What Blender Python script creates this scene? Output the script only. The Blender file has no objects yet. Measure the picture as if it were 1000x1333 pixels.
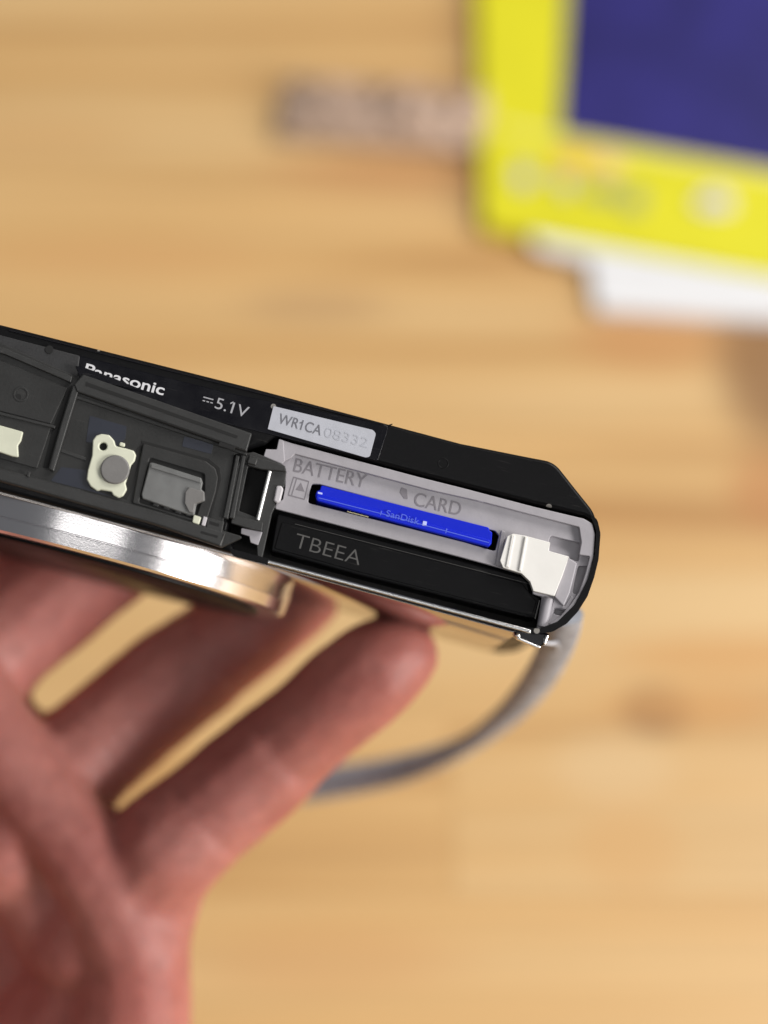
import bpy, bmesh, math, random
import numpy as np
from mathutils import Vector, Matrix, noise
random.seed(7)
R = math.radians
sc = bpy.context.scene
col = sc.collection

# ------------------------------------------------------------------ camera, world, light, exposure
PITCH = R(55)
CAM = Vector((0, 0, 0.4265))
RIGHT = Vector((1, 0, 0)); FWD = Vector((0, math.cos(PITCH), -math.sin(PITCH))); UP = Vector((0, math.sin(PITCH), math.cos(PITCH)))
FOCUS = 0.280
cd = bpy.data.cameras.new('camera'); cam = bpy.data.objects.new('camera', cd); col.objects.link(cam)
cd.lens = 50; cd.sensor_fit = 'HORIZONTAL'; cd.sensor_width = 50 * 0.1 / FOCUS
cd.clip_start = 0.02; cd.clip_end = 50
cd.dof.use_dof = True; cd.dof.focus_distance = FOCUS + 0.001; cd.dof.aperture_fstop = 4.6; cd.dof.aperture_blades = 0
M = Matrix.Identity(4)
for i in range(3):
    M[i][0] = RIGHT[i]; M[i][1] = UP[i]; M[i][2] = -FWD[i]; M[i][3] = CAM[i]
cam.matrix_world = M
sc.camera = cam

w = bpy.data.worlds.new('World'); sc.world = w; w.use_nodes = True
bg = w.node_tree.nodes['Background']; bg.inputs[0].default_value = (0.93, 0.95, 1.0, 1); bg.inputs[1].default_value = 0.15

sc.view_settings.view_transform = 'Standard'; sc.view_settings.look = 'None'
sc.view_settings.exposure = 0.0; sc.view_settings.gamma = 1
sc.cycles.use_denoising = True
try: sc.cycles.denoiser = 'OPENIMAGEDENOISE'
except Exception: pass
sc.cycles.max_bounces = 8

# frame of the compact camera's underside: a = along it, b = towards its back (screen side), c = out of the underside
def ray(px, py):
    return (FWD * FOCUS + RIGHT * ((px - 500) * 1e-4) - UP * ((py - 666.5) * 1e-4)) / FOCUS
def V(px, py, depth):           # a place at a given distance (mm) from the lens
    return CAM + ray(px, py) * (depth * 1e-3)
ROLL, TILT = R(14.6), R(6.6)
A = (RIGHT * math.cos(ROLL) - UP * math.sin(ROLL)).normalized()
B0 = (UP * math.cos(ROLL) + RIGHT * math.sin(ROLL)).normalized()
Bx = (B0 * math.cos(TILT) + FWD * math.sin(TILT)).normalized()
Cx = A.cross(Bx).normalized()
ORG = V(560, 690, 280)
FR = Matrix.Identity(4)
for i in range(3):
    FR[i][0] = A[i]; FR[i][1] = Bx[i]; FR[i][2] = Cx[i]; FR[i][3] = ORG[i]
FRI = FR.inverted()

def area(name, direction, dist, sx, sy, power, color, target=None, upv=None):
    t = target or ORG
    l = bpy.data.lights.new(name, 'AREA'); l.shape = 'RECTANGLE'; l.size = sx; l.size_y = sy; l.energy = power; l.color = color
    o = bpy.data.objects.new(name, l); col.objects.link(o)
    d = direction.normalized(); z = d; u = (upv or Vector((0, 0, 1)))
    x = u.cross(z).normalized(); y = z.cross(x)
    m = Matrix.Identity(4); p = t + d * dist
    for i in range(3):
        m[i][0] = x[i]; m[i][1] = y[i]; m[i][2] = z[i]; m[i][3] = p[i]
    o.matrix_world = m
    return o
# key: a wide window up and to the right; two long lamps behind the photographer that show in the lens ring
area('window_light', Bx * 0.86 + A * 0.42 + Cx * 0.50, 1.8, 0.9, 0.75, 30, (1.0, 0.97, 0.93))
area('side_fill', A * 0.9 - Bx * 0.05 + Cx * 0.50, 2.4, 0.75, 0.75, 56, (1.0, 0.97, 0.94))  # added area light that brightens the fingers, no window known there
RB = FRI @ CAM; RP = Vector((-.0460, -.0125, -.003)); rd = (RB - RP).normalized(); rb = -rd.y      # b-slope at which the ring's flank mirrors the room
area('strip_lamp', Cx * 1.0 + Bx * (rb - .115) - A * 0.01, 1.3, 0.90, 0.26, 2.6, (1.0, 0.98, 0.96), upv=Bx)
area('strip_lamp', Cx * 0.49 + Bx * (rb - .10) + A * 0.87, 1.2, 0.80, 0.26, 1.7, (1.0, 0.97, 0.94), upv=Bx)

# ------------------------------------------------------------------ materials
def mat(name, base, rough=0.5, metal=0.0, spec=0.5, coat=0.0, bump=0.0, bscale=900, var=0.0, vscale=250, rvar=0.0, dust=0.0):
    m = bpy.data.materials.new(name); m.use_nodes = True; nt = m.node_tree; p = nt.nodes['Principled BSDF']
    p.inputs['Base Color'].default_value = (*base, 1); p.inputs['Roughness'].default_value = rough
    p.inputs['Metallic'].default_value = metal; p.inputs['Specular IOR Level'].default_value = spec
    p.inputs['Coat Weight'].default_value = coat; p.inputs['Coat Roughness'].default_value = 0.06
    tc = nt.nodes.new('ShaderNodeTexCoord')
    if var > 0:
        n = nt.nodes.new('ShaderNodeTexNoise'); n.inputs['Scale'].default_value = vscale; n.inputs['Detail'].default_value = 5
        nt.links.new(tc.outputs['Object'], n.inputs['Vector'])
        mp = nt.nodes.new('ShaderNodeMapRange'); mp.inputs[1].default_value = .3; mp.inputs[2].default_value = .7
        mp.inputs[3].default_value = 1 - var; mp.inputs[4].default_value = 1 + var
        nt.links.new(n.outputs['Fac'], mp.inputs[0])
        mx = nt.nodes.new('ShaderNodeVectorMath'); mx.operation = 'SCALE'; mx.inputs[0].default_value = base
        nt.links.new(mp.outputs[0], mx.inputs['Scale']); nt.links.new(mx.outputs[0], p.inputs['Base Color'])
    if rvar > 0:
        n = nt.nodes.new('ShaderNodeTexNoise'); n.inputs['Scale'].default_value = vscale * 1.7; n.inputs['Detail'].default_value = 6
        nt.links.new(tc.outputs['Object'], n.inputs['Vector'])
        mp = nt.nodes.new('ShaderNodeMapRange'); mp.inputs[1].default_value = .3; mp.inputs[2].default_value = .7
        mp.inputs[3].default_value = max(0.02, rough - rvar); mp.inputs[4].default_value = rough + rvar
        nt.links.new(n.outputs['Fac'], mp.inputs[0]); nt.links.new(mp.outputs[0], p.inputs['Roughness'])
    if dust > 0:
        v = nt.nodes.new('ShaderNodeTexVoronoi'); v.inputs['Scale'].default_value = 420; v.inputs['Randomness'].default_value = 1
        nt.links.new(tc.outputs['Object'], v.inputs['Vector'])
        sp = nt.nodes.new('ShaderNodeSeparateColor'); nt.links.new(v.outputs['Color'], sp.inputs[0])
        th = nt.nodes.new('ShaderNodeMath'); th.operation = 'POWER'; nt.links.new(sp.outputs[0], th.inputs[0]); th.inputs[1].default_value = 6     # few cells carry a speck
        rr = nt.nodes.new('ShaderNodeMath'); rr.operation = 'MULTIPLY'; nt.links.new(th.outputs[0], rr.inputs[0]); rr.inputs[1].default_value = .17
        lt = nt.nodes.new('ShaderNodeMath'); lt.operation = 'LESS_THAN'; nt.links.new(v.outputs['Distance'], lt.inputs[0]); nt.links.new(rr.outputs[0], lt.inputs[1])
        st_ = nt.nodes.new('ShaderNodeMapping'); st_.inputs['Scale'].default_value = (300, 3800, 300); st_.inputs['Rotation'].default_value = (0, 0, .25); nt.links.new(tc.outputs['Object'], st_.inputs[0])
        ns = nt.nodes.new('ShaderNodeTexNoise'); ns.inputs['Scale'].default_value = 1; ns.inputs['Detail'].default_value = 2; nt.links.new(st_.outputs[0], ns.inputs['Vector'])
        sm_ = nt.nodes.new('ShaderNodeMapRange'); sm_.inputs[1].default_value = .66; sm_.inputs[2].default_value = .74; sm_.inputs[4].default_value = .045; nt.links.new(ns.outputs['Fac'], sm_.inputs[0])
        mxx = nt.nodes.new('ShaderNodeMath'); mxx.operation = 'MAXIMUM'; nt.links.new(lt.outputs[0], mxx.inputs[0]); nt.links.new(sm_.outputs[0], mxx.inputs[1])
        md = nt.nodes.new('ShaderNodeMath'); md.operation = 'MULTIPLY'; nt.links.new(mxx.outputs[0], md.inputs[0]); md.inputs[1].default_value = dust
        mc = nt.nodes.new('ShaderNodeMixRGB'); nt.links.new(md.outputs[0], mc.inputs[0]); mc.inputs[2].default_value = (.42, .40, .37, 1)
        src = p.inputs['Base Color'].links[0].from_socket if p.inputs['Base Color'].links else None
        if src: nt.links.new(src, mc.inputs[1])
        else: mc.inputs[1].default_value = (*base, 1)
        nt.links.new(mc.outputs[0], p.inputs['Base Color'])
    if bump > 0:
        n = nt.nodes.new('ShaderNodeTexNoise'); n.inputs['Scale'].default_value = bscale; n.inputs['Detail'].default_value = 3
        nt.links.new(tc.outputs['Object'], n.inputs['Vector'])
        b = nt.nodes.new('ShaderNodeBump'); b.inputs['Strength'].default_value = bump; b.inputs['Distance'].default_value = 0.0001
        nt.links.new(n.outputs['Fac'], b.inputs['Height']); nt.links.new(b.outputs[0], p.inputs['Normal'])
    return m
BLACK = mat('black_satin', dust=0.5, base=(.004, .004, .0045), rough=.38, spec=.12, bump=.12, bscale=2500, rvar=.06, vscale=120)
BGLOSS = mat('black_gloss', dust=0.5, base=(.004, .004, .006), rough=.18, spec=.25, rvar=.05, vscale=200)
BMATTE = mat('black_matte', dust=0.4, base=(.019, .019, .020), rough=.55, bump=.35, bscale=3500, var=.2, vscale=400)
FRONT = mat('lacquered_front', (.40, .37, .35), .09, metal=1.0, rvar=.02, vscale=150)
CHROME = mat('chrome', (.80, .80, .80), .10, metal=1.0)
PIN = mat('pin_steel', (.85, .84, .82), .38, metal=1.0)
STEEL = mat('brushed_steel', (.78, .76, .77), .20, metal=1.0, bump=.05, bscale=4000, rvar=.02, vscale=1500)
DOOR = mat('dark_grey_plastic', dust=0.35, base=(.022, .0222, .0218), rough=.50, spec=.3, bump=.3, bscale=2500, var=.16, vscale=260)
DOORL = mat('dark_grey_plastic_edge', dust=0.35, base=(.026, .0262, .0258), rough=.42, spec=.35, bump=.25, bscale=2500, var=.12, vscale=300)
NAVY = mat('navy_sticker', (.012, .015, .026), .45, var=.1)
TRAY = mat('grey_plastic', (.318, .303, .325), .48, bump=.22, bscale=1800, var=.06, vscale=350)
TRAYD = mat('grey_plastic_letter_shade', (.175, .162, .178), .5)  # darker grey stands in for the shade in the moulded lettering
PALE = mat('pale_grey_plastic', (.47, .45, .47), .4)
WHITE = mat('white_plastic', (.72, .705, .67), .42, bump=.1, bscale=900, var=.03, vscale=300)
CREAM = mat('cream_silicone', (.57, .58, .46), .45, var=.07, vscale=250, bump=.15)
BUTTON = mat('grey_rubber_button', (.150, .145, .140), .5, bump=.3, bscale=1600, var=.1)
RUBBER = mat('grey_translucent_rubber', (.125, .127, .125), .36, bump=.2, bscale=900, var=.14, vscale=400)
BATT = mat('battery_black', dust=0.6, base=(.005, .005, .0055), rough=.34, spec=.07, bump=.1, bscale=1500, rvar=.04, vscale=260)
BATTP = mat('battery_print_glint', (.062, .060, .057), .35)  # lettering colour, also used for the painted highlight lines
VOID = mat('dark_inside', (.004, .004, .004), .8)
BLUE = mat('blue_card_plastic', (.004, .016, .50), .36, spec=.16, bump=.15, bscale=1200, rvar=.08)
BLUEP = mat('card_etching', (.07, .12, .66), .4)
BLUEH = mat('card_scuff_gloss', (.45, .50, .85), .4)
STICK = mat('silver_sticker', (.41, .42, .465), .40, var=.05, vscale=500, bump=.1)
INKD = mat('dark_ink', (.13, .13, .15), .5)
INKF = mat('faded_ink', (.375, .385, .43), .5)
INKW = mat('white_print', (.62, .62, .64), .5)
INKG = mat('grey_print', (.33, .33, .35), .5)
GOLD = mat('brass_contact', (.55, .50, .30), .4, metal=1.0)
STRAP = mat('grey_woven_strap', (.32, .335, .375), .75, bump=.8, bscale=2200, var=.3, vscale=600)
YEL = mat('yellow_print_board', (.70, .65, .012), .45, var=.04, vscale=60)
YELP = mat('pale_yellow_print', (.80, .74, .22), .45)
BLU2 = mat('violet_blue_print', (.022, .018, .15), .4, var=.3, vscale=40)
WCARD = mat('white_carton', (.76, .76, .77), .6, var=.02, vscale=30)
GREYP = mat('mauve_plastic_pouch', (.46, .33, .25), .7, var=.12, vscale=45)
PRN = [mat('print_grey', (.40, .40, .48), .5), mat('print_olive', (.36, .38, .15), .5), mat('print_orange', (.80, .48, .05), .5), mat('print_pink', (.80, .52, .25), .5), mat('print_pale', (.66, .62, .66), .5)]

def skin_mat():
    m = bpy.data.materials.new('skin'); m.use_nodes = True; nt = m.node_tree; p = nt.nodes['Principled BSDF']
    tc = nt.nodes.new('ShaderNodeTexCoord')
    n = nt.nodes.new('ShaderNodeTexNoise'); n.inputs['Scale'].default_value = 55; n.inputs['Detail'].default_value = 4
    n2 = nt.nodes.new('ShaderNodeTexNoise'); n2.inputs['Scale'].default_value = 420; n2.inputs['Detail'].default_value = 4
    for q in (n, n2): nt.links.new(tc.outputs['Object'], q.inputs['Vector'])
    cr = nt.nodes.new('ShaderNodeValToRGB')
    cr.color_ramp.elements[0].position = .38; cr.color_ramp.elements[0].color = (.45, .14, .115, 1)
    cr.color_ramp.elements[1].position = .62; cr.color_ramp.elements[1].color = (.54, .205, .17, 1)
    nt.links.new(n.outputs['Fac'], cr.inputs[0])
    mx = nt.nodes.new('ShaderNodeMixRGB'); mx.blend_type = 'MULTIPLY'; mx.inputs[0].default_value = .35
    nt.links.new(cr.outputs[0], mx.inputs[1]); nt.links.new(n2.outputs['Fac'], mx.inputs[2]); nt.links.new(mx.outputs[0], p.inputs['Base Color'])
    p.inputs['Roughness'].default_value = .55
    p.inputs['Subsurface Weight'].default_value = .35; p.inputs['Subsurface Radius'].default_value = (1, .3, .18); p.inputs['Subsurface Scale'].default_value = .0025
    v = nt.nodes.new('ShaderNodeTexVoronoi'); v.inputs['Scale'].default_value = 900; v.feature = 'DISTANCE_TO_EDGE'
    nt.links.new(tc.outputs['Object'], v.inputs['Vector'])
    b = nt.nodes.new('ShaderNodeBump'); b.inputs['Strength'].default_value = .5; b.inputs['Distance'].default_value = .0002
    nt.links.new(v.outputs[0], b.inputs['Height']); nt.links.new(b.outputs[0], p.inputs['Normal'])
    return m
SKIN = skin_mat()

# ------------------------------------------------------------------ builders
def empty(name, label, cat, mw, group=None):
    o = bpy.data.objects.new(name, None); col.objects.link(o); o.matrix_world = mw; o.empty_display_size = .01
    o['label'] = label; o['category'] = cat
    if group: o['group'] = group
    return o
def link(name, me, m, parent=None, mw=None):
    me.materials.clear(); me.materials.append(m)
    o = bpy.data.objects.new(name, me); col.objects.link(o)
    if parent: o.parent = parent
    if mw is not None: o.matrix_world = mw
    return o
def shift(c):     # frame with its origin moved to local (mm) point c, same axes
    return FR @ Matrix.Translation(Vector(c) * 1e-3)
class Fr:         # a thing's frame: pixel outlines are turned into points of the plane they lie in
    def __init__(s, c=(0, 0, 0)):
        s.m = shift(c); s.off = Vector(c)
    def L(s, p, h):
        o = FRI @ CAM; d = (FRI.to_3x3() @ ray(*p))
        t = (h * 1e-3 - o.z) / d.z; q = o + d * t
        return (q.x * 1e3 - s.off.x, q.y * 1e3 - s.off.y)
F0 = Fr()
def fillet(pts, r, seg=7):
    n = len(pts); out = []
    rr = r if isinstance(r, (list, tuple)) else [r] * n
    for i in range(n):
        p0 = Vector(pts[i - 1]); p1 = Vector(pts[i]); p2 = Vector(pts[(i + 1) % n])
        a = p0 - p1; b = p2 - p1; la, lb = a.length, b.length
        if rr[i] <= 1e-4 or la < 1e-5 or lb < 1e-5: out.append(tuple(p1)); continue
        a /= la; b /= lb; ang = a.angle(b, math.pi)
        if ang > R(174): out.append(tuple(p1)); continue
        d = min(rr[i] / math.tan(ang / 2), la * .45, lb * .45)
        s = p1 + a * d; e = p1 + b * d
        for k in range(seg + 1):
            t = k / seg; out.append(tuple(s * (1 - t) ** 2 + p1 * 2 * t * (1 - t) + e * t * t))
    return out
def plate_mesh(outline, holes, z0, z1, bev, res=2):
    cu = bpy.data.curves.new('tmp', 'CURVE'); cu.dimensions = '2D'; cu.fill_mode = 'BOTH'
    S = 1.0
    cu.extrude = max((z1 - z0) / 2 - bev, 0.0001); cu.bevel_depth = bev; cu.bevel_resolution = res; cu.offset = -bev
    for loop in [outline] + list(holes):
        sp = cu.splines.new('POLY'); sp.points.add(len(loop) - 1); sp.use_cyclic_u = True
        for k, (x, y) in enumerate(loop): sp.points[k].co = (x, y, 0, 1)
    ob = bpy.data.objects.new('tmp', cu); me = bpy.data.meshes.new_from_object(ob)
    bpy.data.objects.remove(ob); bpy.data.curves.remove(cu)
    me.transform(Matrix.Translation((0, 0, (z0 + z1) / 2)))
    bm = bmesh.new(); bm.from_mesh(me); bmesh.ops.remove_doubles(bm, verts=bm.verts, dist=1e-4)
    bmesh.ops.recalc_face_normals(bm, faces=bm.faces); bm.to_mesh(me); bm.free()
    me.transform(Matrix.Scale(1e-3, 4))
    me.shade_smooth(); me.set_sharp_from_angle(angle=R(38))
    cn = [Vector(c.vector) for c in me.corner_normals]; capn = {}
    for p in me.polygons:
        if abs(p.normal.z) > .999:
            for v in p.vertices: capn[v] = math.copysign(1, p.normal.z)
    for p in me.polygons:
        for li, vi in zip(p.loop_indices, p.vertices):
            if vi in capn and p.normal.z * capn[vi] > .25: cn[li] = Vector((0, 0, capn[vi]))
    me.normals_split_custom_set(cn)
    return me
def plate(name, px, z0, z1, m, parent, fr=F0, holes=(), r=.3, bev=.12, href=None, hr=.3):
    h = z1 if href is None else href
    o = fillet([fr.L(p, h) for p in px], r)
    hs = [fillet([fr.L(p, h) for p in q], hr) for q in holes]
    me = plate_mesh(o, hs, z0 - fr.off.z, z1 - fr.off.z, bev)
    return link(name, me, m, parent)
def bm_mesh(bm, smooth=35):
    me = bpy.data.meshes.new('m'); bmesh.ops.recalc_face_normals(bm, faces=bm.faces); bm.to_mesh(me); bm.free()
    me.shade_smooth(); me.set_sharp_from_angle(angle=R(smooth)); return me
def tube_pts(bm, pts, rad, seg=16, flat=1.0, upv=None):
    rings = []
    n = len(pts)
    for i, p in enumerate(pts):
        t = (pts[min(i + 1, n - 1)] - pts[max(i - 1, 0)]).normalized()
        u = (upv[i] if isinstance(upv, list) else upv) or Vector((0, 0, 1))
        s = t.cross(u)
        if s.length < 1e-6: s = t.cross(Vector((1, 0, 0)))
        s.normalize(); v = s.cross(t).normalized()
        rr = rad[i] if isinstance(rad, (list, tuple)) else rad
        rings.append([bm.verts.new(p + s * math.cos(2 * math.pi * k / seg) * rr + v * math.sin(2 * math.pi * k / seg) * rr * flat) for k in range(seg)])
    for a, b in zip(rings, rings[1:]):
        for k in range(seg): bm.faces.new((a[k], a[(k + 1) % seg], b[(k + 1) % seg], b[k]))
    bm.faces.new(rings[0]); bm.faces.new(rings[-1][::-1])
def rod(name, p0, p1, h0, h1, r, m, parent, fr=F0, seg=20):
    a = fr.L(p0, h0); b = fr.L(p1, h1)
    bm = bmesh.new(); P0 = Vector((*a, h0 - fr.off.z)) * 1e-3; P1 = Vector((*b, h1 - fr.off.z)) * 1e-3
    d = (P1 - P0).normalized() * r * 2e-4
    tube_pts(bm, [P0, P0 + d, P1 - d, P1], [r * .8e-3, r * 1e-3, r * 1e-3, r * .8e-3], seg)
    return link(name, bm_mesh(bm), m, parent)
def disc(name, p, z0, z1, r, m, parent, fr=F0, bev=.15, seg=40, ry=None, hole=None):
    c = fr.L(p, z1)
    o = [(c[0] + math.cos(2 * math.pi * k / seg) * r, c[1] + math.sin(2 * math.pi * k / seg) * (ry or r)) for k in range(seg)]
    hs = [] if hole is None else [[(c[0] + math.cos(2 * math.pi * k / seg) * hole, c[1] + math.sin(2 * math.pi * k / seg) * hole) for k in range(seg)]]
    return link(name, plate_mesh(o, hs, z0 - fr.off.z, z1 - fr.off.z, bev), m, parent)
def text(name, s, p0, p1, cap, h, m, parent, fr=F0, bold=0.0, spacing=1.0, thick=.03, shear=0.0):
    cu = bpy.data.curves.new('t', 'FONT'); cu.body = s; cu.size = 1; cu.space_character = spacing; cu.offset = bold; cu.extrude = .01; cu.shear = shear
    ob = bpy.data.objects.new('t', cu); me = bpy.data.meshes.new_from_object(ob); bpy.data.objects.remove(ob); bpy.data.curves.remove(cu)
    co = np.array([v.co[:] for v in me.vertices]); mn = co.min(0); mx = co.max(0)
    capf = 0.70
    a = Vector(fr.L(p0, h)); b = Vector(fr.L(p1, h)); wd = (b - a).length
    sx = wd / (mx[0] - mn[0]); sy = cap * .1 / capf
    ang = math.atan2(b.y - a.y, b.x - a.x)
    for v in me.vertices:
        x = (v.co.x - mn[0]) * sx; y = v.co.y * sy; z = thick if v.co.z > 0 else -thick * .5
        v.co = Vector((a.x + x * math.cos(ang) - y * math.sin(ang), a.y + x * math.sin(ang) + y * math.cos(ang), h - fr.off.z + z)) * 1e-3
    return link(name, me, m, parent)

# ------------------------------------------------------------------ table of wooden staves
WOODN = None
def table_pt(px, py, z=0.0):
    d = ray(px, py); t = (z - CAM.z) / d.z
    return CAM + d * t
def wood_mat():
    m = bpy.data.materials.new('oiled_pine'); m.use_nodes = True; nt = m.node_tree; p = nt.nodes['Principled BSDF']; N = nt.nodes.new; Lk = nt.links.new
    g = N('ShaderNodeNewGeometry'); oi = N('ShaderNodeObjectInfo')
    off = N('ShaderNodeVectorMath'); off.operation = 'MULTIPLY_ADD'
    cmb = N('ShaderNodeCombineXYZ'); Lk(oi.outputs['Random'], cmb.inputs[0]); Lk(oi.outputs['Random'], cmb.inputs[1]); Lk(oi.outputs['Random'], cmb.inputs[2])
    off.inputs[1].default_value = (7, 3, 11); Lk(cmb.outputs[0], off.inputs[0]); Lk(g.outputs['Position'], off.inputs[2])
    mp = N('ShaderNodeMapping'); mp.inputs['Scale'].default_value = (3.0, 36, 36); Lk(off.outputs[0], mp.inputs[0])
    n1 = N('ShaderNodeTexNoise'); n1.inputs['Scale'].default_value = 1.0; n1.inputs['Detail'].default_value = 4; n1.inputs['Distortion'].default_value = .6; Lk(mp.outputs[0], n1.inputs['Vector'])
    mp2 = N('ShaderNodeMapping'); mp2.inputs['Scale'].default_value = (9, 420, 420); Lk(off.outputs[0], mp2.inputs[0])
    n2 = N('ShaderNodeTexNoise'); n2.inputs['Scale'].default_value = 1.0; n2.inputs['Detail'].default_value = 3; Lk(mp2.outputs[0], n2.inputs['Vector'])
    cr = N('ShaderNodeValToRGB'); e = cr.color_ramp.elements
    e[0].position = .30; e[0].color = (.56, .30, .105, 1); e[1].position = .68; e[1].color = (.80, .54, .255, 1)
    k = e.new(.46); k.color = (.74, .455, .185, 1)
    Lk(n1.outputs['Fac'], cr.inputs[0])
    mx = N('ShaderNodeMixRGB'); mx.blend_type = 'MULTIPLY'; mx.inputs[0].default_value = .30; Lk(cr.outputs[0], mx.inputs[1]); Lk(n2.outputs['Fac'], mx.inputs[2])
    br = N('ShaderNodeMapRange'); br.inputs[3].default_value = .97; br.inputs[4].default_value = 1.03; Lk(oi.outputs['Random'], br.inputs[0])
    sclv = N('ShaderNodeVectorMath'); sclv.operation = 'SCALE'; Lk(mx.outputs[0], sclv.inputs[0]); Lk(br.outputs[0], sclv.inputs['Scale'])
    last = sclv.outputs[0]
    # knots and resin stains: real marks in this board
    marks = [((855, 925), .0085, .0065, (.17, .085, .04), .85), ((905, 920), .022, .006, (.60, .31, .10), .7), ((850, 440), .022, .012, (.52, .25, .09), .7),
             ((1010, 475), .016, .030, (.24, .115, .04), .85), ((1010, 640), .012, .012, (.48, .21, .07), .7), ((560, 225), .045, .010, (.50, .25, .10), .7),
             ((950, 852), .030, .006, (.60, .30, .09), .6), ((150, 335), .040, .008, (.60, .33, .13), .55), ((410, 398), .020, .007, (.38, .22, .11), .35),
             ((820, 1105), .012, .012, (.62, .34, .12), .4), ((800, 1000), .014, .010, (.72, .56, .34), .25), ((20, 180), .035, .010, (.60, .35, .14), .5), ((430, 1250), .03, .008, (.60, .33, .13), .5)]
    for (px, rx, ry, c, st) in marks:
        q = table_pt(*px)
        s = N('ShaderNodeVectorMath'); s.operation = 'SUBTRACT'; Lk(g.outputs['Position'], s.inputs[0]); s.inputs[1].default_value = (q.x, q.y, 0)
        d = N('ShaderNodeVectorMath'); d.operation = 'MULTIPLY'; Lk(s.outputs[0], d.inputs[0]); d.inputs[1].default_value = (1 / rx, 1 / ry, 0)
        le = N('ShaderNodeVectorMath'); le.operation = 'LENGTH'; Lk(d.outputs[0], le.inputs[0])
        mr = N('ShaderNodeMapRange'); mr.interpolation_type = 'SMOOTHSTEP'; mr.inputs[1].default_value = .45; mr.inputs[2].default_value = 1.35; mr.inputs[3].default_value = st; mr.inputs[4].default_value = 0
        Lk(le.outputs['Value'], mr.inputs[0])
        mm = N('ShaderNodeMixRGB'); Lk(mr.outputs[0], mm.inputs[0]); Lk(last, mm.inputs[1]); mm.inputs[2].default_value = (*c, 1); last = mm.outputs[0]
    Lk(last, p.inputs['Base Color']); p.inputs['Roughness'].default_value = .42
    b = N('ShaderNodeBump'); b.inputs['Strength'].default_value = .25; b.inputs['Distance'].default_value = .0004; Lk(n2.outputs['Fac'], b.inputs['Height']); Lk(b.outputs[0], p.inputs['Normal'])
    return m
WOOD = wood_mat()
def box_bm(bm, x0, x1, y0, y1, z0, z1, ch):
    g = bmesh.ops.create_cube(bm, size=1); vs = g['verts']
    for v in vs: v.co = Vector(((x0 + x1) / 2 + v.co.x * (x1 - x0), (y0 + y1) / 2 + v.co.y * (y1 - y0), (z0 + z1) / 2 + v.co.z * (z1 - z0)))
    if ch > 0: bmesh.ops.bevel(bm, geom=list({e for v in vs for e in v.link_edges}), offset=ch, segments=1, affect='EDGES')
bm = bmesh.new(); box_bm(bm, -1.2, 1.2, -.6, 1.2, -.032, -.004, 0)
base = link('table', bm_mesh(bm), WOOD); base['kind'] = 'structure'
PW = .042; lens = (.30, .38, .46)
stave = {}
for L in lens:
    bm = bmesh.new(); box_bm(bm, -L / 2 + .00005, L / 2 - .00005, -PW / 2 + .00005, PW / 2 - .00005, -.018, 0, .0002)
    stave[L] = bm_mesh(bm); stave[L].materials.append(WOOD)
y = -.18; row = 0
while y < .95:
    x = -.85 - random.random() * .3
    while x < .85:
        L = random.choice(lens)
        o = bpy.data.objects.new('stave', stave[L]); col.objects.link(o); o.parent = base; o.location = (x + L / 2, y + PW / 2, random.uniform(0, .0002)); x += L
    y += PW; row += 1

# ------------------------------------------------------------------ things lying on the table
def flat_prism(name, px, z0, z1, m, r, bev, parent=None, origin=None, holes=()):
    og = origin or Vector((0, 0, 0))
    pts = [table_pt(*p, z=z1) for p in px]
    me = plate_mesh(fillet([((q.x - og.x) * 1e3, (q.y - og.y) * 1e3) for q in pts], r), [], z0 * 1e3, z1 * 1e3, bev)
    return link(name, me, m, parent)
og = table_pt(830, 250)
bx = empty('yellow_box', 'yellow printed box with violet-blue upper part lying on the wooden table', 'box', Matrix.Translation((og.x, og.y, 0)))
ZB = .0042
flat_prism('carton', [(627, 292), (1090, 374), (1140, -80), (618, -80)], 0, ZB, YEL, 2, .8, bx, og)
flat_prism('blue_panel', [(728, 172), (1090, 236), (1125, -60), (742, -60)], ZB - .001, ZB + .0002, BLU2, 1, .05, bx, og)
flat_prism('pale_band', [(645, 168), (1092, 248), (1091, 238), (652, 162)], ZB - .001, ZB + .0003, YELP, 1, .05, bx, og)
def blot(c, rx, ry, m, k):
    pts = []
    for i in range(14):
        a = i / 14 * 2 * math.pi; j = 1 + .12 * math.sin(3 * a + k)
        pts.append((c[0] + rx * j * math.cos(a), c[1] + ry * j * math.sin(a)))
    flat_prism('printed_mark', pts, ZB - .001, ZB + .0004 + k * .00005, m, 0, .03, bx, og)
blot((748, 207), 30, 12, PRN[2], 0); blot((792, 213), 17, 14, PRN[3], 1); blot((682, 229), 13, 15, PRN[0], 2); blot((736, 236), 10, 15, PRN[0], 3)
blot((785, 248), 20, 12, PRN[1], 4); blot((825, 259), 17, 15, PRN[1], 5); blot((931, 262), 25, 14, PRN[4], 6); blot((927, 262), 13, 8, PRN[0], 7)
og2 = table_pt(880, 380)
wc = empty('white_carton', 'plain white stepped carton sticking out from under the yellow box', 'carton', Matrix.Translation((og2.x, og2.y, 0)))
flat_prism('panel', [(694, 300), (712, 322), (766, 341), (775, 400), (1075, 418), (1095, 250), (700, 230)], -.0005, .0028, WCARD, 1.5, .6, wc, og2)
flat_prism('flap', [(686, 302), (700, 324), (762, 338), (1088, 390), (1095, 255), (705, 235)], .0029, .0034, WCARD, 1.5, .1, wc, og2)
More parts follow.
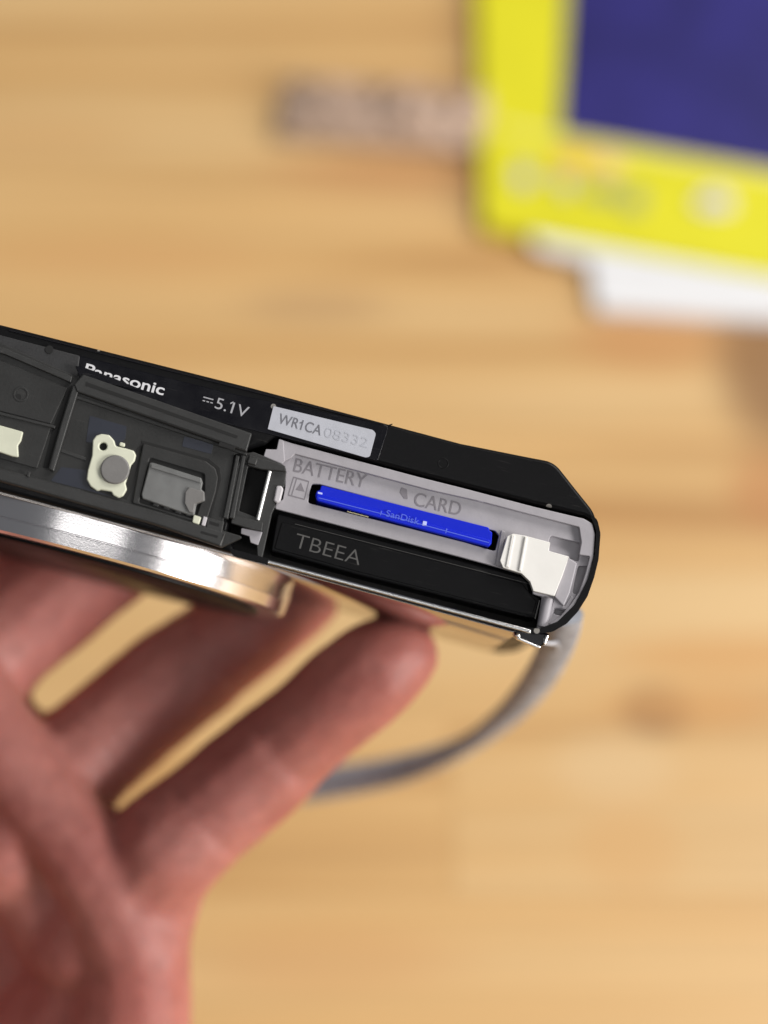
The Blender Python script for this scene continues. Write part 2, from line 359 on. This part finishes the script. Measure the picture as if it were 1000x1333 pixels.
# crumpled pouch at the top of the frame
bm = bmesh.new(); og3 = table_pt(505, 158)
bmesh.ops.create_grid(bm, x_segments=60, y_segments=30, size=1)
for v in bm.verts:
    x, yy = v.co.x, v.co.y
    e = max(0, 1 - max(abs(x), abs(yy)) ** 6)
    h = .002 + .006 * e * (.55 + .6 * noise.noise(Vector((x * 2.6, yy * 2.2, 3)))) + .003 * e * noise.noise(Vector((x * 8, yy * 7, 9)))
    v.co = Vector((x * .030 * (1 + .06 * noise.noise(Vector((yy * 3, 0, 5)))), yy * .011, max(.0008, h)))
ex = bmesh.ops.extrude_face_region(bm, geom=bm.faces[:])
for g in ex['geom']:
    if isinstance(g, bmesh.types.BMVert): g.co.z = max(.0003, g.co.z - .0012)
po = link('plastic_pouch', bm_mesh(bm, 60), GREYP, mw=Matrix.Translation((og3.x, og3.y, 0.0004)) @ Matrix.Rotation(R(-6), 4, 'Z'))
po['label'] = 'crumpled mauve-grey plastic pouch lying left of the yellow box'; po['category'] = 'pouch'

# ------------------------------------------------------------------ the compact camera
DEPTH = 52
cc = empty('compact_camera', 'black compact camera held with its underside up and battery door open', 'camera', FR)
OUT = [(-262, 354), (0, 422), (330, 505), (600, 577), (690, 595), (722, 601), (748, 634), (772, 664), (782, 690), (780, 722), (770, 757), (753, 790), (729, 814), (702, 824), (676, 821), (350, 733), (0, 639), (-245, 574), (-290, 535), (-302, 440), (-290, 372)]
ORr = [3, 0, 0, 12, 8, 3.5, 3, 4, 3, 2, 2, 2, 2, 1.5, 1, 0, 0, 3, 3, 3, 3]
HOLE = [(318, 586), (345, 578), (362, 566), (381, 573), (546, 617), (695, 655), (761, 671), (773, 679), (776.5, 695), (774, 727), (768.5, 750), (760, 774), (748, 793), (734, 808), (717, 817.5), (696, 820), (668, 815), (350, 729), (306, 718), (296, 690)]
HRr = [.5, .5, .5, 0, 0, 0, .3, .7, 1.5, 1.5, 1.5, 1.5, 1.5, 1.5, 1, 1, .3, .2, .5, .5]
plate('body_shell', OUT, -DEPTH, 0, BLACK, cc, r=ORr, bev=.55, holes=[HOLE], hr=HRr, href=0)
plate('front_cover', [(676, 820), (350, 732), (0, 638), (-230, 577), (-232, 582), (0, 642.5), (350, 736), (676, 824.5)], -DEPTH + 1, -1.4, FRONT, cc, r=.1, bev=.08, href=0)
plate('bevel_glint', [(349, 728.5), (692, 819.5), (691, 825), (348, 733.5)], -.9, .14, CHROME, cc, r=.12, bev=.20, href=0)  # chrome strip added for the light reflected along the bevelled front edge
plate('compartment_floor', [(285, 572), (345, 562), (560, 612), (745, 664), (770, 684), (770, 730), (755, 782), (715, 816), (676, 817), (350, 730), (290, 714)], -8.5, -8, VOID, cc, r=1, bev=.1, href=0)
rod('top_edge', (385, 776), (620, 834), -51, -51, .42, STEEL, cc)
# glossy label panel with its raised edge
plate('label_panel', [(104, 463), (300, 512), (500, 552), (506, 556), (492, 600), (96, 503)], -.3, .10, BGLOSS, cc, r=.25, bev=.09)
plate('base_panel', [(-270, 372), (0, 436), (104, 463), (99, 500), (0, 478), (-270, 400)], -.3, .35, BMATTE, cc, r=.3, bev=.12)
disc('screw', (64, 455), .3, .45, .55, VOID, cc, bev=.05)
rod('edge_bead', (12, 430), (498, 552), .05, .05, .13, BGLOSS, cc)
rod('edge_bead', (499, 556), (511, 552), .0, .0, .08, BGLOSS, cc)
disc('dimple', (577, 603), -.2, .04, .75, BLACK, cc, bev=.08, hole=.55, ry=.75)
text('brand_lettering', 'Panasonic', (109, 486), (212.5, 514.5), 14.0, .13, INKW, cc, bold=.016)
text('voltage_lettering', '5.1V', (279, 531), (321, 544), 15.0, .13, INKG, cc)
plate('voltage_symbol', [(265, 516), (278, 519.5), (277.6, 521), (264.6, 517.5)], .08, .14, INKG, cc, r=0, bev=.01)
for k in range(3):
    x = 264 + k * 5; yy = 520.5 + k * 1.3
    plate('voltage_symbol', [(x, yy), (x + 3.2, yy + .9), (x + 2.8, yy + 2.3), (x - .4, yy + 1.4)], .08, .14, INKG, cc, r=0, bev=.01)
st = plate('serial_sticker', [(356, 528.5), (485, 559.5), (489.5, 564), (481.5, 594.5), (476, 595.5), (348.5, 558.5)], .08, .2, STICK, cc, r=[.1, .5, .5, .4, .4, .1], bev=.03)
text('serial_lettering', 'WR1CA', (361.5, 550.5), (417, 567), 13.6, .215, INKD, st)
text('serial_lettering', '08332', (421, 568), (478, 583), 13.0, .21, INKF, st)

plate('serial_lettering', [(394.3, 548.6), (390.6, 549.6), (390.2, 551.2), (393.8, 550.9)], .19, .23, INKD, st, r=0, bev=.01)
plate('voltage_lettering', [(304, 522.4), (300, 524.2), (299.6, 526), (303.4, 524.6)], .1, .15, INKG, cc, r=0, bev=.01)
# tray of the compartment
TR = [(343, 593.5), (346, 585), (361, 584), (363, 571), (381, 577), (546, 621), (600, 634.5), (695, 659.5), (760, 675), (771.5, 681.5), (775, 696), (772.5, 727), (767, 749.5), (759, 772.5), (747, 791), (733, 806), (716, 816.5), (699, 819.5),
      (706, 777), (694, 773), (692, 754), (680, 748), (649, 738.5), (600, 725), (358, 662), (359, 655), (368, 650), (371, 634), (371, 612), (366, 602)]
SLOT = [(406, 630), (416, 630), (645, 691), (650, 697), (645, 717.5), (606, 706), (520, 684), (401, 654.5), (403, 640)]
REC1 = [(717, 697), (757, 707), (753.5, 731), (742, 727), (741, 724), (716, 717), (715, 704)]
REC2 = [(753, 737), (767.5, 737), (764.5, 755), (757, 775), (745.5, 772), (749.5, 752)]
REC3 = [(723, 792), (739, 796), (735, 803), (721, 799)]
tray = plate('tray', TR, -1.9, -1.0, TRAY, cc, r=.25, bev=.12, holes=[SLOT, REC1, REC2, REC3], hr=.35, href=-.8)
plate('recess_floor', [(712, 694), (772, 700), (765, 760), (740, 806), (716, 803), (735, 740), (712, 722)], -2.3, -1.95, TRAY, tray, r=.3, bev=.05)
# raised ledge round the tray
LED = [(363, 571), (381, 577), (546, 621), (600, 634.5), (695, 659.5), (760, 675), (771.5, 681.5), (775, 696), (772.5, 727), (767, 749.5), (759, 772.5), (747, 791), (733, 806), (716, 816.5),
       (716, 812), (730, 802), (743, 787), (754, 771), (762, 748), (767, 729), (768, 724), (754, 722), (757, 706), (754, 686), (684, 668), (627, 653), (560, 638), (384, 591), (379, 596), (371, 600), (366, 600), (361, 586), (361, 584)]
plate('tray_ledge', LED, -1.1, -.2, TRAY, tray, r=.2, bev=.13, href=-.2)
plate('hinge_tab', [(343, 594), (346, 584.5), (360, 585), (363, 571), (369, 573), (371, 600), (367, 604)], -1.2, -.1, TRAY, tray, r=.18, bev=.12)
plate('ledge_nub', [(621.5, 646), (631, 648.5), (630, 654), (620.5, 651.5)], -1.1, -.22, PALE, tray, r=.1, bev=.1)
plate('slot_wall', [(653, 690), (658, 692), (652, 738), (645, 736)], -1.1, -.7, TRAY, tray, r=.1, bev=.1)
plate('lock_lever', [(741, 726), (751.5, 733), (747, 752), (742, 772), (734, 790), (722, 777), (729, 752), (733, 736)], -1.6, -.25, TRAY, tray, r=.25, bev=.2)
plate('step_block', [(722, 778), (735, 790), (744, 775), (747, 779), (739, 794), (722, 791), (716, 812), (711, 812)], -1.1, -.75, TRAY, tray, r=.15, bev=.1)
rod('bay_rib', (714, 778), (706, 817), -1.15, -1.15, .75, TRAY, tray)
text('battery_lettering', 'BATTERY', (381.5, 613.5), (475, 635.5), 18.5, -.985, TRAYD, tray)
text('card_lettering', 'CARD', (538, 657.5), (598.5, 671.5), 18, -.985, TRAYD, tray)
plate('card_symbol', [(523, 634), (530, 637), (531, 650), (526, 649), (520.5, 641)], -1.05, -.96, TRAYD, tray, r=.12, bev=.01)
plate('battery_symbol', [(382, 620), (403, 626), (397, 651), (374.5, 645)], -1.05, -.97, TRAYD, tray, r=.15, bev=.01, holes=[[(387, 623.5), (401.3, 627.6), (396, 649), (380.5, 644.8)], [(382.8, 622.3), (385.6, 623), (379.2, 644.3), (376.4, 643.6)]], hr=0)
plate('battery_symbol', [(392, 628), (396.5, 640), (385, 637.5)], -1.05, -.965, TRAYD, tray, r=0, bev=.01)
# hinge: steel pin between two arms, the pin's frame and the tabs under it
fr_ = plate('hinge_frame', [(306, 592), (330, 588), (345, 594), (367, 604), (373, 613), (370, 634), (362, 636), (357, 652), (359, 658), (354, 668), (341, 728), (335, 728), (334, 700), (340, 692), (334, 688), (302, 680), (298, 668)], -1.6, -.1, DOORL, cc, r=.2, bev=.12,
            holes=[[(323, 607), (348, 613), (333, 673), (311, 665)]], hr=.2)
plate('hinge_plate', [(322, 606), (349, 612), (334, 674), (310, 666)], -2.4, -1.9, VOID, cc, r=.1, bev=.05)
rod('hinge_pin', (351.5, 613), (335.5, 677), .35, .35, .27, PIN, cc)
plate('hinge_arm', [(324, 591), (343, 597), (371, 606), (373, 614), (340, 611), (322, 606)], -.1, .65, DOORL, cc, r=.2, bev=.16)
plate('hinge_arm', [(303, 669), (343, 680), (341, 692), (330, 690), (300, 681)], -.1, .65, DOORL, cc, r=.2, bev=.16)
plate('hinge_nub', [(360, 632), (366, 632), (369, 636), (365, 652), (361, 655), (356, 652)], -1.0, .2, PALE, tray, r=.3, bev=.25)
plate('hinge_tab', [(314, 687), (342, 692.5), (336, 710), (326, 706), (324.5, 698), (313.5, 694.5)], -1.0, -.05, TRAY, cc, r=.15, bev=.1)
# latch
la = plate('latch', [(660.5, 698), (668, 694.5), (683, 697), (716.5, 706), (714.5, 717), (741, 724.5), (733, 748), (722, 776), (694.5, 769.5), (690, 757), (679, 746.5), (655, 739), (651, 730)], -1.2, .25, WHITE, tray, r=[.2, .3, .1, .04, .04, .04, .04, .08, .15, .25, .3, .25, .3], bev=.09)
plate('grip_ridge', [(683, 698), (687, 699), (679, 744), (675, 743)], .15, .5, WHITE, la, r=.1, bev=.14)
plate('grip_ridge', [(666, 696), (671, 697), (663, 739), (658, 738)], .1, .42, WHITE, la, r=.1, bev=.13)

# the open door, folded over onto the underside
DR = [(-86, 424), (3, 447), (97, 489), (108, 487), (327, 564), (321, 588), (305, 592), (289, 690), (318, 699), (288, 713), (200, 683), (0, 627), (-80, 604), (-100, 560), (-104, 470)]
door = plate('battery_door', DR, .12, 1.0, DOOR, cc, r=.3, bev=.15)
def dp(name, px, z0, z1, m=DOOR, r=.15, bev=.12, holes=(), parent=None): return plate(name, px, z0, z1, m, parent or door, r=r, bev=bev, holes=holes)
dp('door_rim', [(108, 487), (328, 564), (321, 588), (314, 586), (240, 560), (100, 510), (96, 500)], .9, 1.9, DOORL, bev=.2, r=.2)
dp('rim_lip', [(98, 476), (112, 479), (150, 493), (192, 510), (104, 492)], .9, 1.5, BGLOSS, r=.1, bev=.08)
dp('rim_groove', [(112, 497), (310, 567), (308, 571), (111, 502)], 1.85, 1.93, VOID, r=0, bev=.02)
dp('rim_slot', [(286, 575), (307, 581), (305, 586), (284, 580)], 1.8, 1.94, VOID, r=.1, bev=.02)
dp('rim_step', [(100, 514), (322, 589), (321, 593), (99, 519)], .9, 1.35, DOORL, bev=.1, r=.05)
# left section: recessed panel, rib, white pad
dp('door_rim', [(-70, 432), (4, 452), (94, 490), (92, 498), (6, 461), (-70, 441)], .9, 1.7, DOORL, r=.1)
dp('left_panel', [(-60, 453), (4, 470), (88, 505), (66, 552), (-60, 520)], .9, 1.25, DOOR, r=.2)
dp('divider_rib', [(95, 499), (104, 503), (90, 548), (70, 614), (62, 611), (80, 548)], .9, 1.75, DOORL, r=.15, bev=.2)
dp('divider_gap', [(88, 505), (94, 501), (80, 547), (62, 610), (56, 608), (70, 553)], .95, 1.06, VOID, r=.05, bev=.03)
dp('left_shelf', [(-60, 524), (66, 556), (60, 575), (48, 610), (-60, 580)], .9, 1.35, DOOR, r=.2)
dp('shelf_edge', [(-60, 521), (72, 554), (71, 558), (-60, 526)], .9, 1.55, DOORL, r=.05)
disc('moulding_dimple', (27, 513), 1.2, 1.32, 1.0, DOOR, door, bev=.05, hole=.75)
disc('moulding_dimple', (24, 517), 1.2, 1.29, .42, VOID, door, bev=.03)
dp('white_pad', [(-22, 548), (-2, 553), (30, 562), (27, 574), (23, 580), (24, 595), (16, 594), (-2, 588), (-25, 584)], 1.3, 1.85, CREAM, r=.2, bev=.15)
dp('door_rim', [(-80, 590), (0, 608), (200, 664), (294, 693), (288, 713), (200, 682.5), (0, 626.5), (-80, 604)], .9, 1.55, DOORL, r=.1, bev=.3)
dp('rim_nib', [(36, 613), (40, 614), (38, 621), (34, 620)], 1.5, 1.75, DOORL, r=.05, bev=.08)
# middle section: navy sheets, silicone seal with its round button
dp('navy_sheet', [(117, 541), (165, 555), (163, 571), (150, 584), (112, 575)], .98, 1.04, NAVY, r=.15, bev=.01)
dp('navy_sheet', [(80, 608), (112, 612), (118, 636), (150, 648), (66, 626)], .98, 1.04, NAVY, r=.15, bev=.01)
dp('navy_sheet', [(240, 568), (278, 578), (275, 591), (237, 581)], .98, 1.04, NAVY, r=.15, bev=.01)
dp('panel_line', [(80, 584), (113, 596), (112, 600), (78, 588)], .95, 1.14, DOORL, r=0, bev=.05)
seal = dp('seal', [(120, 583), (120.5, 573), (125, 567), (132, 564.5), (142, 566), (148.5, 573), (150.5, 580.5), (164, 583.5), (174, 586.5), (177, 592), (175, 600), (170, 606), (167, 618), (163, 629), (165, 637), (160, 645.5), (154, 648), (147, 644.5), (145, 640), (131, 637.5), (126, 639), (117.5, 633), (112.5, 624), (114, 612), (119.5, 593)], .95, 1.7, CREAM, r=.4, bev=.2,
          holes=[[(134 + 5.2 * math.cos(k * .5236), 581 + 5.2 * math.sin(k * .5236)) for k in range(12)]])
dp('seal_hole', [(134 + 6 * math.cos(k * .5236), 581 + 6 * math.sin(k * .5236)) for k in range(12)], .98, 1.1, VOID, r=0, bev=.02)
disc('button', (149.5, 611), 1.5, 2.15, 1.9, BUTTON, seal, bev=.25)
dp('seal_pip', [(156, 575), (163, 577), (162, 582), (155, 580)], .95, 1.4, CREAM, r=.2, bev=.15)
dp('well_gap', [(179, 583), (187, 577), (171, 640), (165, 650), (160, 648)], .97, 1.07, VOID, r=.1, bev=.02)
# right section: rounded channel, rubber clip in its well
CH = [(186, 577), (268, 600), (281, 610), (284, 622), (281, 640), (268, 682), (172, 655)]
dp('well_pad', CH, .9, 1.35, DOOR, r=[.3, .9, .9, .8, .5, .2, .2], bev=.18, holes=[[(195, 596), (266, 617), (266, 640), (254, 677), (181, 654)]])
dp('channel', [(184, 573), (272, 597), (286, 609), (288, 624), (272, 686), (269, 684), (284.5, 624), (282, 611), (269, 601), (184, 577)], .97, 1.06, VOID, r=.2, bev=.02)
dp('well_floor', [(194, 595), (267, 616), (267, 641), (255, 678), (180, 655)], .97, 1.05, VOID, r=.2, bev=.02)
clip = dp('rubber_clip', [(195, 602), (199, 602), (262, 622), (264, 628), (262, 637), (266, 640), (267, 652), (256, 656), (253, 671), (245, 670), (185, 649), (184, 643)], .95, 1.65, RUBBER, r=.25, bev=.2,
          holes=[])
dp('clip_lip', [(197, 604), (262, 624), (261, 629), (196, 609)], 1.6, 1.85, RUBBER, r=.1, bev=.1, parent=clip)
dp('clip_tongue', [(246, 634), (266, 640), (266, 652), (254, 656), (252, 668), (246, 667), (240, 655), (241, 640)], 1.55, 1.95, BUTTON, r=.3, bev=.15, parent=clip)
dp('clip_nub', [(252, 670), (262, 673), (259, 683), (250, 680)], .95, 1.6, CREAM, r=.2, bev=.15)
dp('nub_wall', [(265, 672), (270, 673.5), (267, 685), (262, 683.5)], .95, 1.6, PALE, r=.1, bev=.1)
dp('corner_block', [(270, 673), (292, 679), (288, 696), (268, 690)], .9, 1.5, DOORL, r=.15, bev=.12)
dp('corner_slot', [(273, 678), (286, 682), (285, 686), (272, 682)], 1.45, 1.53, VOID, r=.1, bev=.01)
dp('corner_slot', [(262, 691), (284, 697.5), (283, 700.5), (261, 694)], 1.5, 1.59, VOID, r=.1, bev=.01)
for q in ((200, 654), (214, 658), (229, 663), (243, 667)):
    dp('clip_tooth', [(q[0], q[1]), (q[0] + 7, q[1] + 2), (q[0] + 5.6, q[1] + 6), (q[0] - 1.4, q[1] + 4)], .95, 1.3, DOORL, r=.05, bev=.08)
for dx in (0, 8):
    dp('hinge_rib', [(307 + dx, 592), (312 + dx, 593.5), (297 + dx, 676), (290 + dx, 674)], .9, 1.45, DOORL, r=.1, bev=.15)
dp('pin_boss', [(324, 594), (336, 597), (333, 606), (321, 603)], .3, 1.1, DOORL, r=.2, bev=.2)

# lens barrel: its axis is the b direction, towards the scene below the front
def lathe(name, cx, cz, prof, m, parent, seg=128):   # prof: (b, radius) mm
    bm = bmesh.new(); rings = []
    for (b, r) in prof: rings.append([bm.verts.new(Vector((cx + r * math.cos(2 * math.pi * k / seg), b, cz + r * math.sin(2 * math.pi * k / seg))) * 1e-3) for k in range(seg)])
    for p, q in zip(rings, rings[1:]):
        for k in range(seg): bm.faces.new((p[k], p[(k + 1) % seg], q[(k + 1) % seg], q[k]))
    bm.faces.new(rings[0]); bm.faces.new(rings[-1][::-1])
    return link(name, bm_mesh(bm, 30), m, parent)
ax_, ay_ = F0.L((100, 668), 0)
LR = 28.3; LCZ = -30.0
lathe('lens_ring', ax_, LCZ, [(ay_ + 1, LR + .3), (ay_ - 2.6, LR + .3), (ay_ - 2.68, LR + .12), (ay_ - 2.76, LR + .12), (ay_ - 2.84, LR + .2), (ay_ - 4.4, LR), (ay_ - 4.7, LR - .5)], STEEL, cc)
lathe('lens_barrel', ax_, LCZ, [(ay_ - 4.5, LR - 3.6), (ay_ - 5.0, LR - 3.7), (ay_ - 5.2, LR - 4.1)], BLACK, cc)
# strap lug
lug = plate('strap_lug', [(668, 818), (712, 824), (716, 826), (711, 838), (702, 843), (690, 838), (676, 832), (671, 828)], -4, -.6, BGLOSS, cc, r=.3, bev=.3)
plate('lug_rim', [(674, 829), (699, 839.5), (704, 841), (703, 844), (698, 843), (673, 832)], -1.6, -.3, CHROME, lug, r=.1, bev=.12)
rod('lug_post', (712.5, 827), (708.5, 838), -.4, -.4, .27, CHROME, lug)
disc('lug_bead', (675, 827.5), -.9, -.15, .32, CHROME, lug, bev=.25)

# ------------------------------------------------------------------ battery and card: they sit inside the camera
fb = Fr((F0.L((525, 750), -1.6)[0], F0.L((525, 750), -1.6)[1], -20))
bt = empty('battery', 'black rectangular battery pack seated in the open compartment below the blue card', 'battery', fb.m)
BO = [(361, 667), (470, 696), (600, 729), (649, 742), (680, 750), (688, 757), (691, 771), (704, 778), (697, 806.5), (465, 748.5), (352, 717.5)]
plate('casing', BO, -46, -1.6, BATT, bt, fr=fb, r=[.3, 0, 0, .2, .6, .5, .4, .3, .3, 0, .3], bev=.3)
plate('end_cap', [(367, 679), (470, 705), (600, 739), (680, 759), (694, 778), (699, 782), (693, 802), (465, 744), (357, 714)], -1.7, -1.53, BATT, bt, fr=fb, r=.3, bev=.12)
text('type_lettering', 'TBEEA', (382, 712), (467.5, 736), 19.5, -1.51, BATTP, bt, fr=fb, bold=-.012)
rod('worn_glint_line', (384, 682), (690, 760), -1.52, -1.52, .035, BATTP, bt, fr=fb, seg=6)  # paler line put in for highlight and wear along the step
plate('end_glint', [(702, 781), (703.3, 781.5), (697.3, 806), (696, 805.5)], -1.7, -1.5, BATTP, bt, fr=fb, r=0, bev=.02)  # paler strip painted as the highlight down the right side

fcard = Fr((F0.L((525, 670), -.3)[0], F0.L((525, 670), -.3)[1], -14))
cdm = empty('memory_card', 'blue memory card pushed edge-up into the slot above the battery', 'memory card', fcard.m)
plate('card_body', [(418, 631.5), (636.5, 686.5), (637, 690), (641, 693), (640, 708), (636, 712), (520, 681.5), (413, 652), (410.5, 645), (412.5, 639), (416.5, 638)], -30, -.35, BLUE, cdm, fr=fcard, r=.3, bev=.15)
plate('grip_edge', [(413, 643), (637, 702.5), (640, 706), (637, 712), (520, 681.5), (412.5, 652), (411, 647)], -.5, -.15, BLUE, cdm, fr=fcard, r=.4, bev=.18)
text('etched_lettering', 'SanDisk', (502, 671.8), (545, 683), 8.5, -.13, BLUEP, cdm, fr=fcard)
for (x, y) in ((551, 678), (581, 687.5), (496, 664.5)):
    plate('scuff', [(x, y), (x + (5 if x == 551 else 1.6), y + 1), (x + (4 if x == 551 else -.6), y + 7), (x - 1.2, y + 6)], -.3, -.12, BLUEH if x == 551 else BLUEP, cdm, fr=fcard, r=.05, bev=.02)

plate('edge_line', [(415, 647.5), (500, 669), (637, 706), (636.7, 707), (499.8, 670), (414.8, 648.6)], -.3, -.12, BLUEP, cdm, fr=fcard, r=0, bev=.01)
plate('contact_film', [(452, 665), (480, 672.3), (479.7, 673.6), (451.7, 666.3)], -1.6, -1.02, GOLD, cdm, fr=fcard, r=0, bev=.02)
plate('corner_gloss', [(414, 640), (420, 641.5), (419.5, 644), (413.6, 642.5)], -.4, -.33, BLUEH, cdm, fr=fcard, r=.1, bev=.02)  # pale patch, the corner's gloss put into the colour

# ------------------------------------------------------------------ wrist strap
def smooth_path(pts, n=14):
    out = []
    for i in range(len(pts) - 1):
        p0 = pts[max(i - 1, 0)]; p1 = pts[i]; p2 = pts[i + 1]; p3 = pts[min(i + 2, len(pts) - 1)]
        for k in range(n):
            t = k / n
            out.append(.5 * ((2 * p1) + (p2 - p0) * t + (2 * p0 - 5 * p1 + 4 * p2 - p3) * t * t + (3 * p1 - p0 - 3 * p2 + p3) * t ** 3))
    out.append(pts[-1]); return out
sm = Matrix.Translation(V(700, 850, 318))
strap = empty('wrist_strap', 'grey woven wrist strap looping down from the right end of the camera behind the fingers', 'strap', sm)
si = sm.inverted()
P = [V(735, 800, 304), V(726, 838, 318), V(697, 890, 338), V(656, 935, 356), V(598, 974, 372), V(520, 1002, 384), V(425, 1020, 392), V(330, 1034, 396), V(200, 1085, 392), V(60, 1150, 394), V(-90, 1170, 394)]
pp = [si @ q for q in smooth_path(P)]
n = len(pp); upl = []; rad = []
for i in range(n):
    t = i / n
    upl.append((FWD * math.cos(t * 3.4 + .9) + UP * math.sin(t * 3.4 + .9)).normalized())
    rad.append(.0027 + .0003 * t)
bm = bmesh.new(); tube_pts(bm, pp, rad, 14, .6, upl)
link('webbing', bm_mesh(bm, 50), STRAP, strap)
bm = bmesh.new(); pc = [si @ q for q in smooth_path([V(706, 836, 283), V(718, 838, 292), V(724, 838, 305), V(725, 845, 316)])]
tube_pts(bm, pc, .0004, 10)
link('cord_loop', bm_mesh(bm, 50), STRAP, strap)

# ------------------------------------------------------------------ the hand
def hand():
    S = []   # spheres (point, radius)
    def chain(pts, step=1.0):
        for (a, b) in zip(pts, pts[1:]):
            pa, ra = V(*a[:3]), a[3]; pb, rb = V(*b[:3]), b[3]
            L = (pb - pa).length * 1e3; k = max(2, int(L / step))
            for i in range(k + 1):
                t = i / k; S.append((pa.lerp(pb, t), (ra * (1 - t) + rb * t)))
    # little finger nearest the frame's middle: knuckle ... tip   (px, py, distance mm, radius mm)
    chain([(120, 1225, 338, 10.5), (190, 1132, 333, 9.8), (222, 1098, 330, 9.3), (268, 1060, 330, 8.7), (325, 1012, 330, 8.8), (374, 968, 328, 8.1), (412, 937, 326, 7.8), (450, 904, 324, 8.0), (492, 870, 322, 7.6), (515, 854, 322, 6.7)])
    chain([(7, 1098, 336, 10.0), (75, 1020, 338, 9.3), (118, 976, 339, 9.2), (170, 932, 341, 9.0), (228, 885, 342, 9.1), (274, 851, 342, 8.6), (318, 818, 342, 8.5), (364, 784, 341.5, 8.0), (396, 764, 341.5, 7.2)])
    chain([(-96, 959, 338, 10.4), (-46, 876, 339, 10.0), (4, 825, 341, 9.7), (59, 783, 342, 9.7), (104, 748, 342, 9.1), (150, 716, 342, 8.6), (205, 680, 341, 7.3)])
    chain([(-175, 850, 338, 9.8), (-130, 765, 340, 9.0), (-80, 705, 342, 8.0), (-30, 660, 342, 7.6), (30, 615, 341, 7.2), (80, 580, 341, 6.2)])
    # palm: metacarpals running to the wrist; the palm is hollow and lies deeper than the ridge below the little finger
    W = (-320, 1600, 366, 20)
    chain([(60, 1200, 349, 10), (-40, 1400, 358, 13), W], 2)
    chain([(9, 1100, 348, 10.5), (-140, 1330, 361, 14), W], 2)
    chain([(-70, 995, 347, 10.5), (-220, 1270, 361, 13), W], 2)
    chain([(-170, 890, 341, 10.5), (-320, 1180, 354, 12), W], 2)
    chain([(215, 1098, 332, 8.6), (190, 1165, 334, 9), (160, 1240, 338, 10), (110, 1330, 345, 14), (-30, 1470, 356, 17), W], 2)
    chain([(-120, 830, 338, 7), (-70, 885, 331, 7.5), (-22, 940, 332, 7.4), (40, 1022, 331, 7.2), (100, 1095, 330, 7.2), (148, 1165, 330, 7.4), (178, 1240, 332, 8.5), (170, 1340, 336, 10), (60, 1460, 345, 14)], 1)
    chain([(-60, 1005, 341, 9), (0, 1080, 340, 9.5), (60, 1150, 340, 9.5), (100, 1220, 341, 9.5)], 2)
    chain([(-52, 905, 340, 8), (14, 968, 342, 7.4), (78, 1025, 340, 8.5)], 1)
    chain([W, (-700, 2150, 370, 25), (-1050, 2700, 372, 29)], 3)
    # thumb round the left end of the camera
    chain([(-290, 1420, 345, 16), (-430, 1180, 320, 14), (-470, 940, 298, 11.5), (-430, 720, 292, 10.3), (-385, 560, 290, 9.5), (-375, 470, 291, 8)], 2)
    org = V(60, 1150, 325)
    bm = bmesh.new()
    for (p, r) in S:
        bmesh.ops.create_icosphere(bm, subdivisions=2, radius=r * 1e-3, matrix=Matrix.Translation(p - org))
    me = bpy.data.meshes.new('tmp'); bm.to_mesh(me); bm.free()
    o = bpy.data.objects.new('tmp', me); col.objects.link(o)
    m = o.modifiers.new('r', 'REMESH'); m.mode = 'VOXEL'; m.voxel_size = .0010
    s = o.modifiers.new('s', 'SMOOTH'); s.iterations = 7; s.factor = .5
    dg = bpy.context.evaluated_depsgraph_get(); ev = o.evaluated_get(dg)
    res = bpy.data.meshes.new_from_object(ev); bpy.data.objects.remove(o); bpy.data.meshes.remove(me)
    # joint creases: a shallow groove across the pad where each finger bends
    cr = [((372, 965, 328), (450, 902, 324)), ((265, 1058, 330), (322, 1010, 330)), ((270, 838, 342), (312, 808, 342)), ((118, 966, 338), (175, 918, 341)), ((380, 958, 328), (455, 898, 324))]
    co = np.empty(len(res.vertices) * 3); res.vertices.foreach_get('co', co); co = co.reshape(-1, 3)
    no = np.empty(len(res.vertices) * 3); res.vertices.foreach_get('normal', no); no = no.reshape(-1, 3)
    dsp = np.zeros(len(co))
    for a, b in cr:
        pa = np.array(V(*a) - org); pb = np.array(V(*b) - org); d = pb - pa; d /= np.linalg.norm(d)
        for off, dep in ((0, .35), (.0022, .2)):
            t = (co - pa) @ d - off; rr = np.linalg.norm(co - pa - np.outer((co - pa) @ d, d), axis=1)
            dsp -= 1.0 * dep * np.exp(-(t / .0008) ** 2) * (rr < .012) * np.clip(-(no @ np.array(FWD)) + .3, 0, 1)
    for i in range(len(co)):
        v = Vector(co[i] * 120.); dsp[i] += .22 * noise.noise(v) + .09 * noise.noise(v * 4)
    co += no * (dsp[:, None] * 1e-3)
    res.vertices.foreach_set('co', co.ravel()); res.update(); res.shade_smooth()
    h = link('hand', res, SKIN, mw=Matrix.Translation(org))
    h['label'] = 'reddish bare hand holding the camera from below with fingers reaching up to the right'; h['category'] = 'hand'
hand()
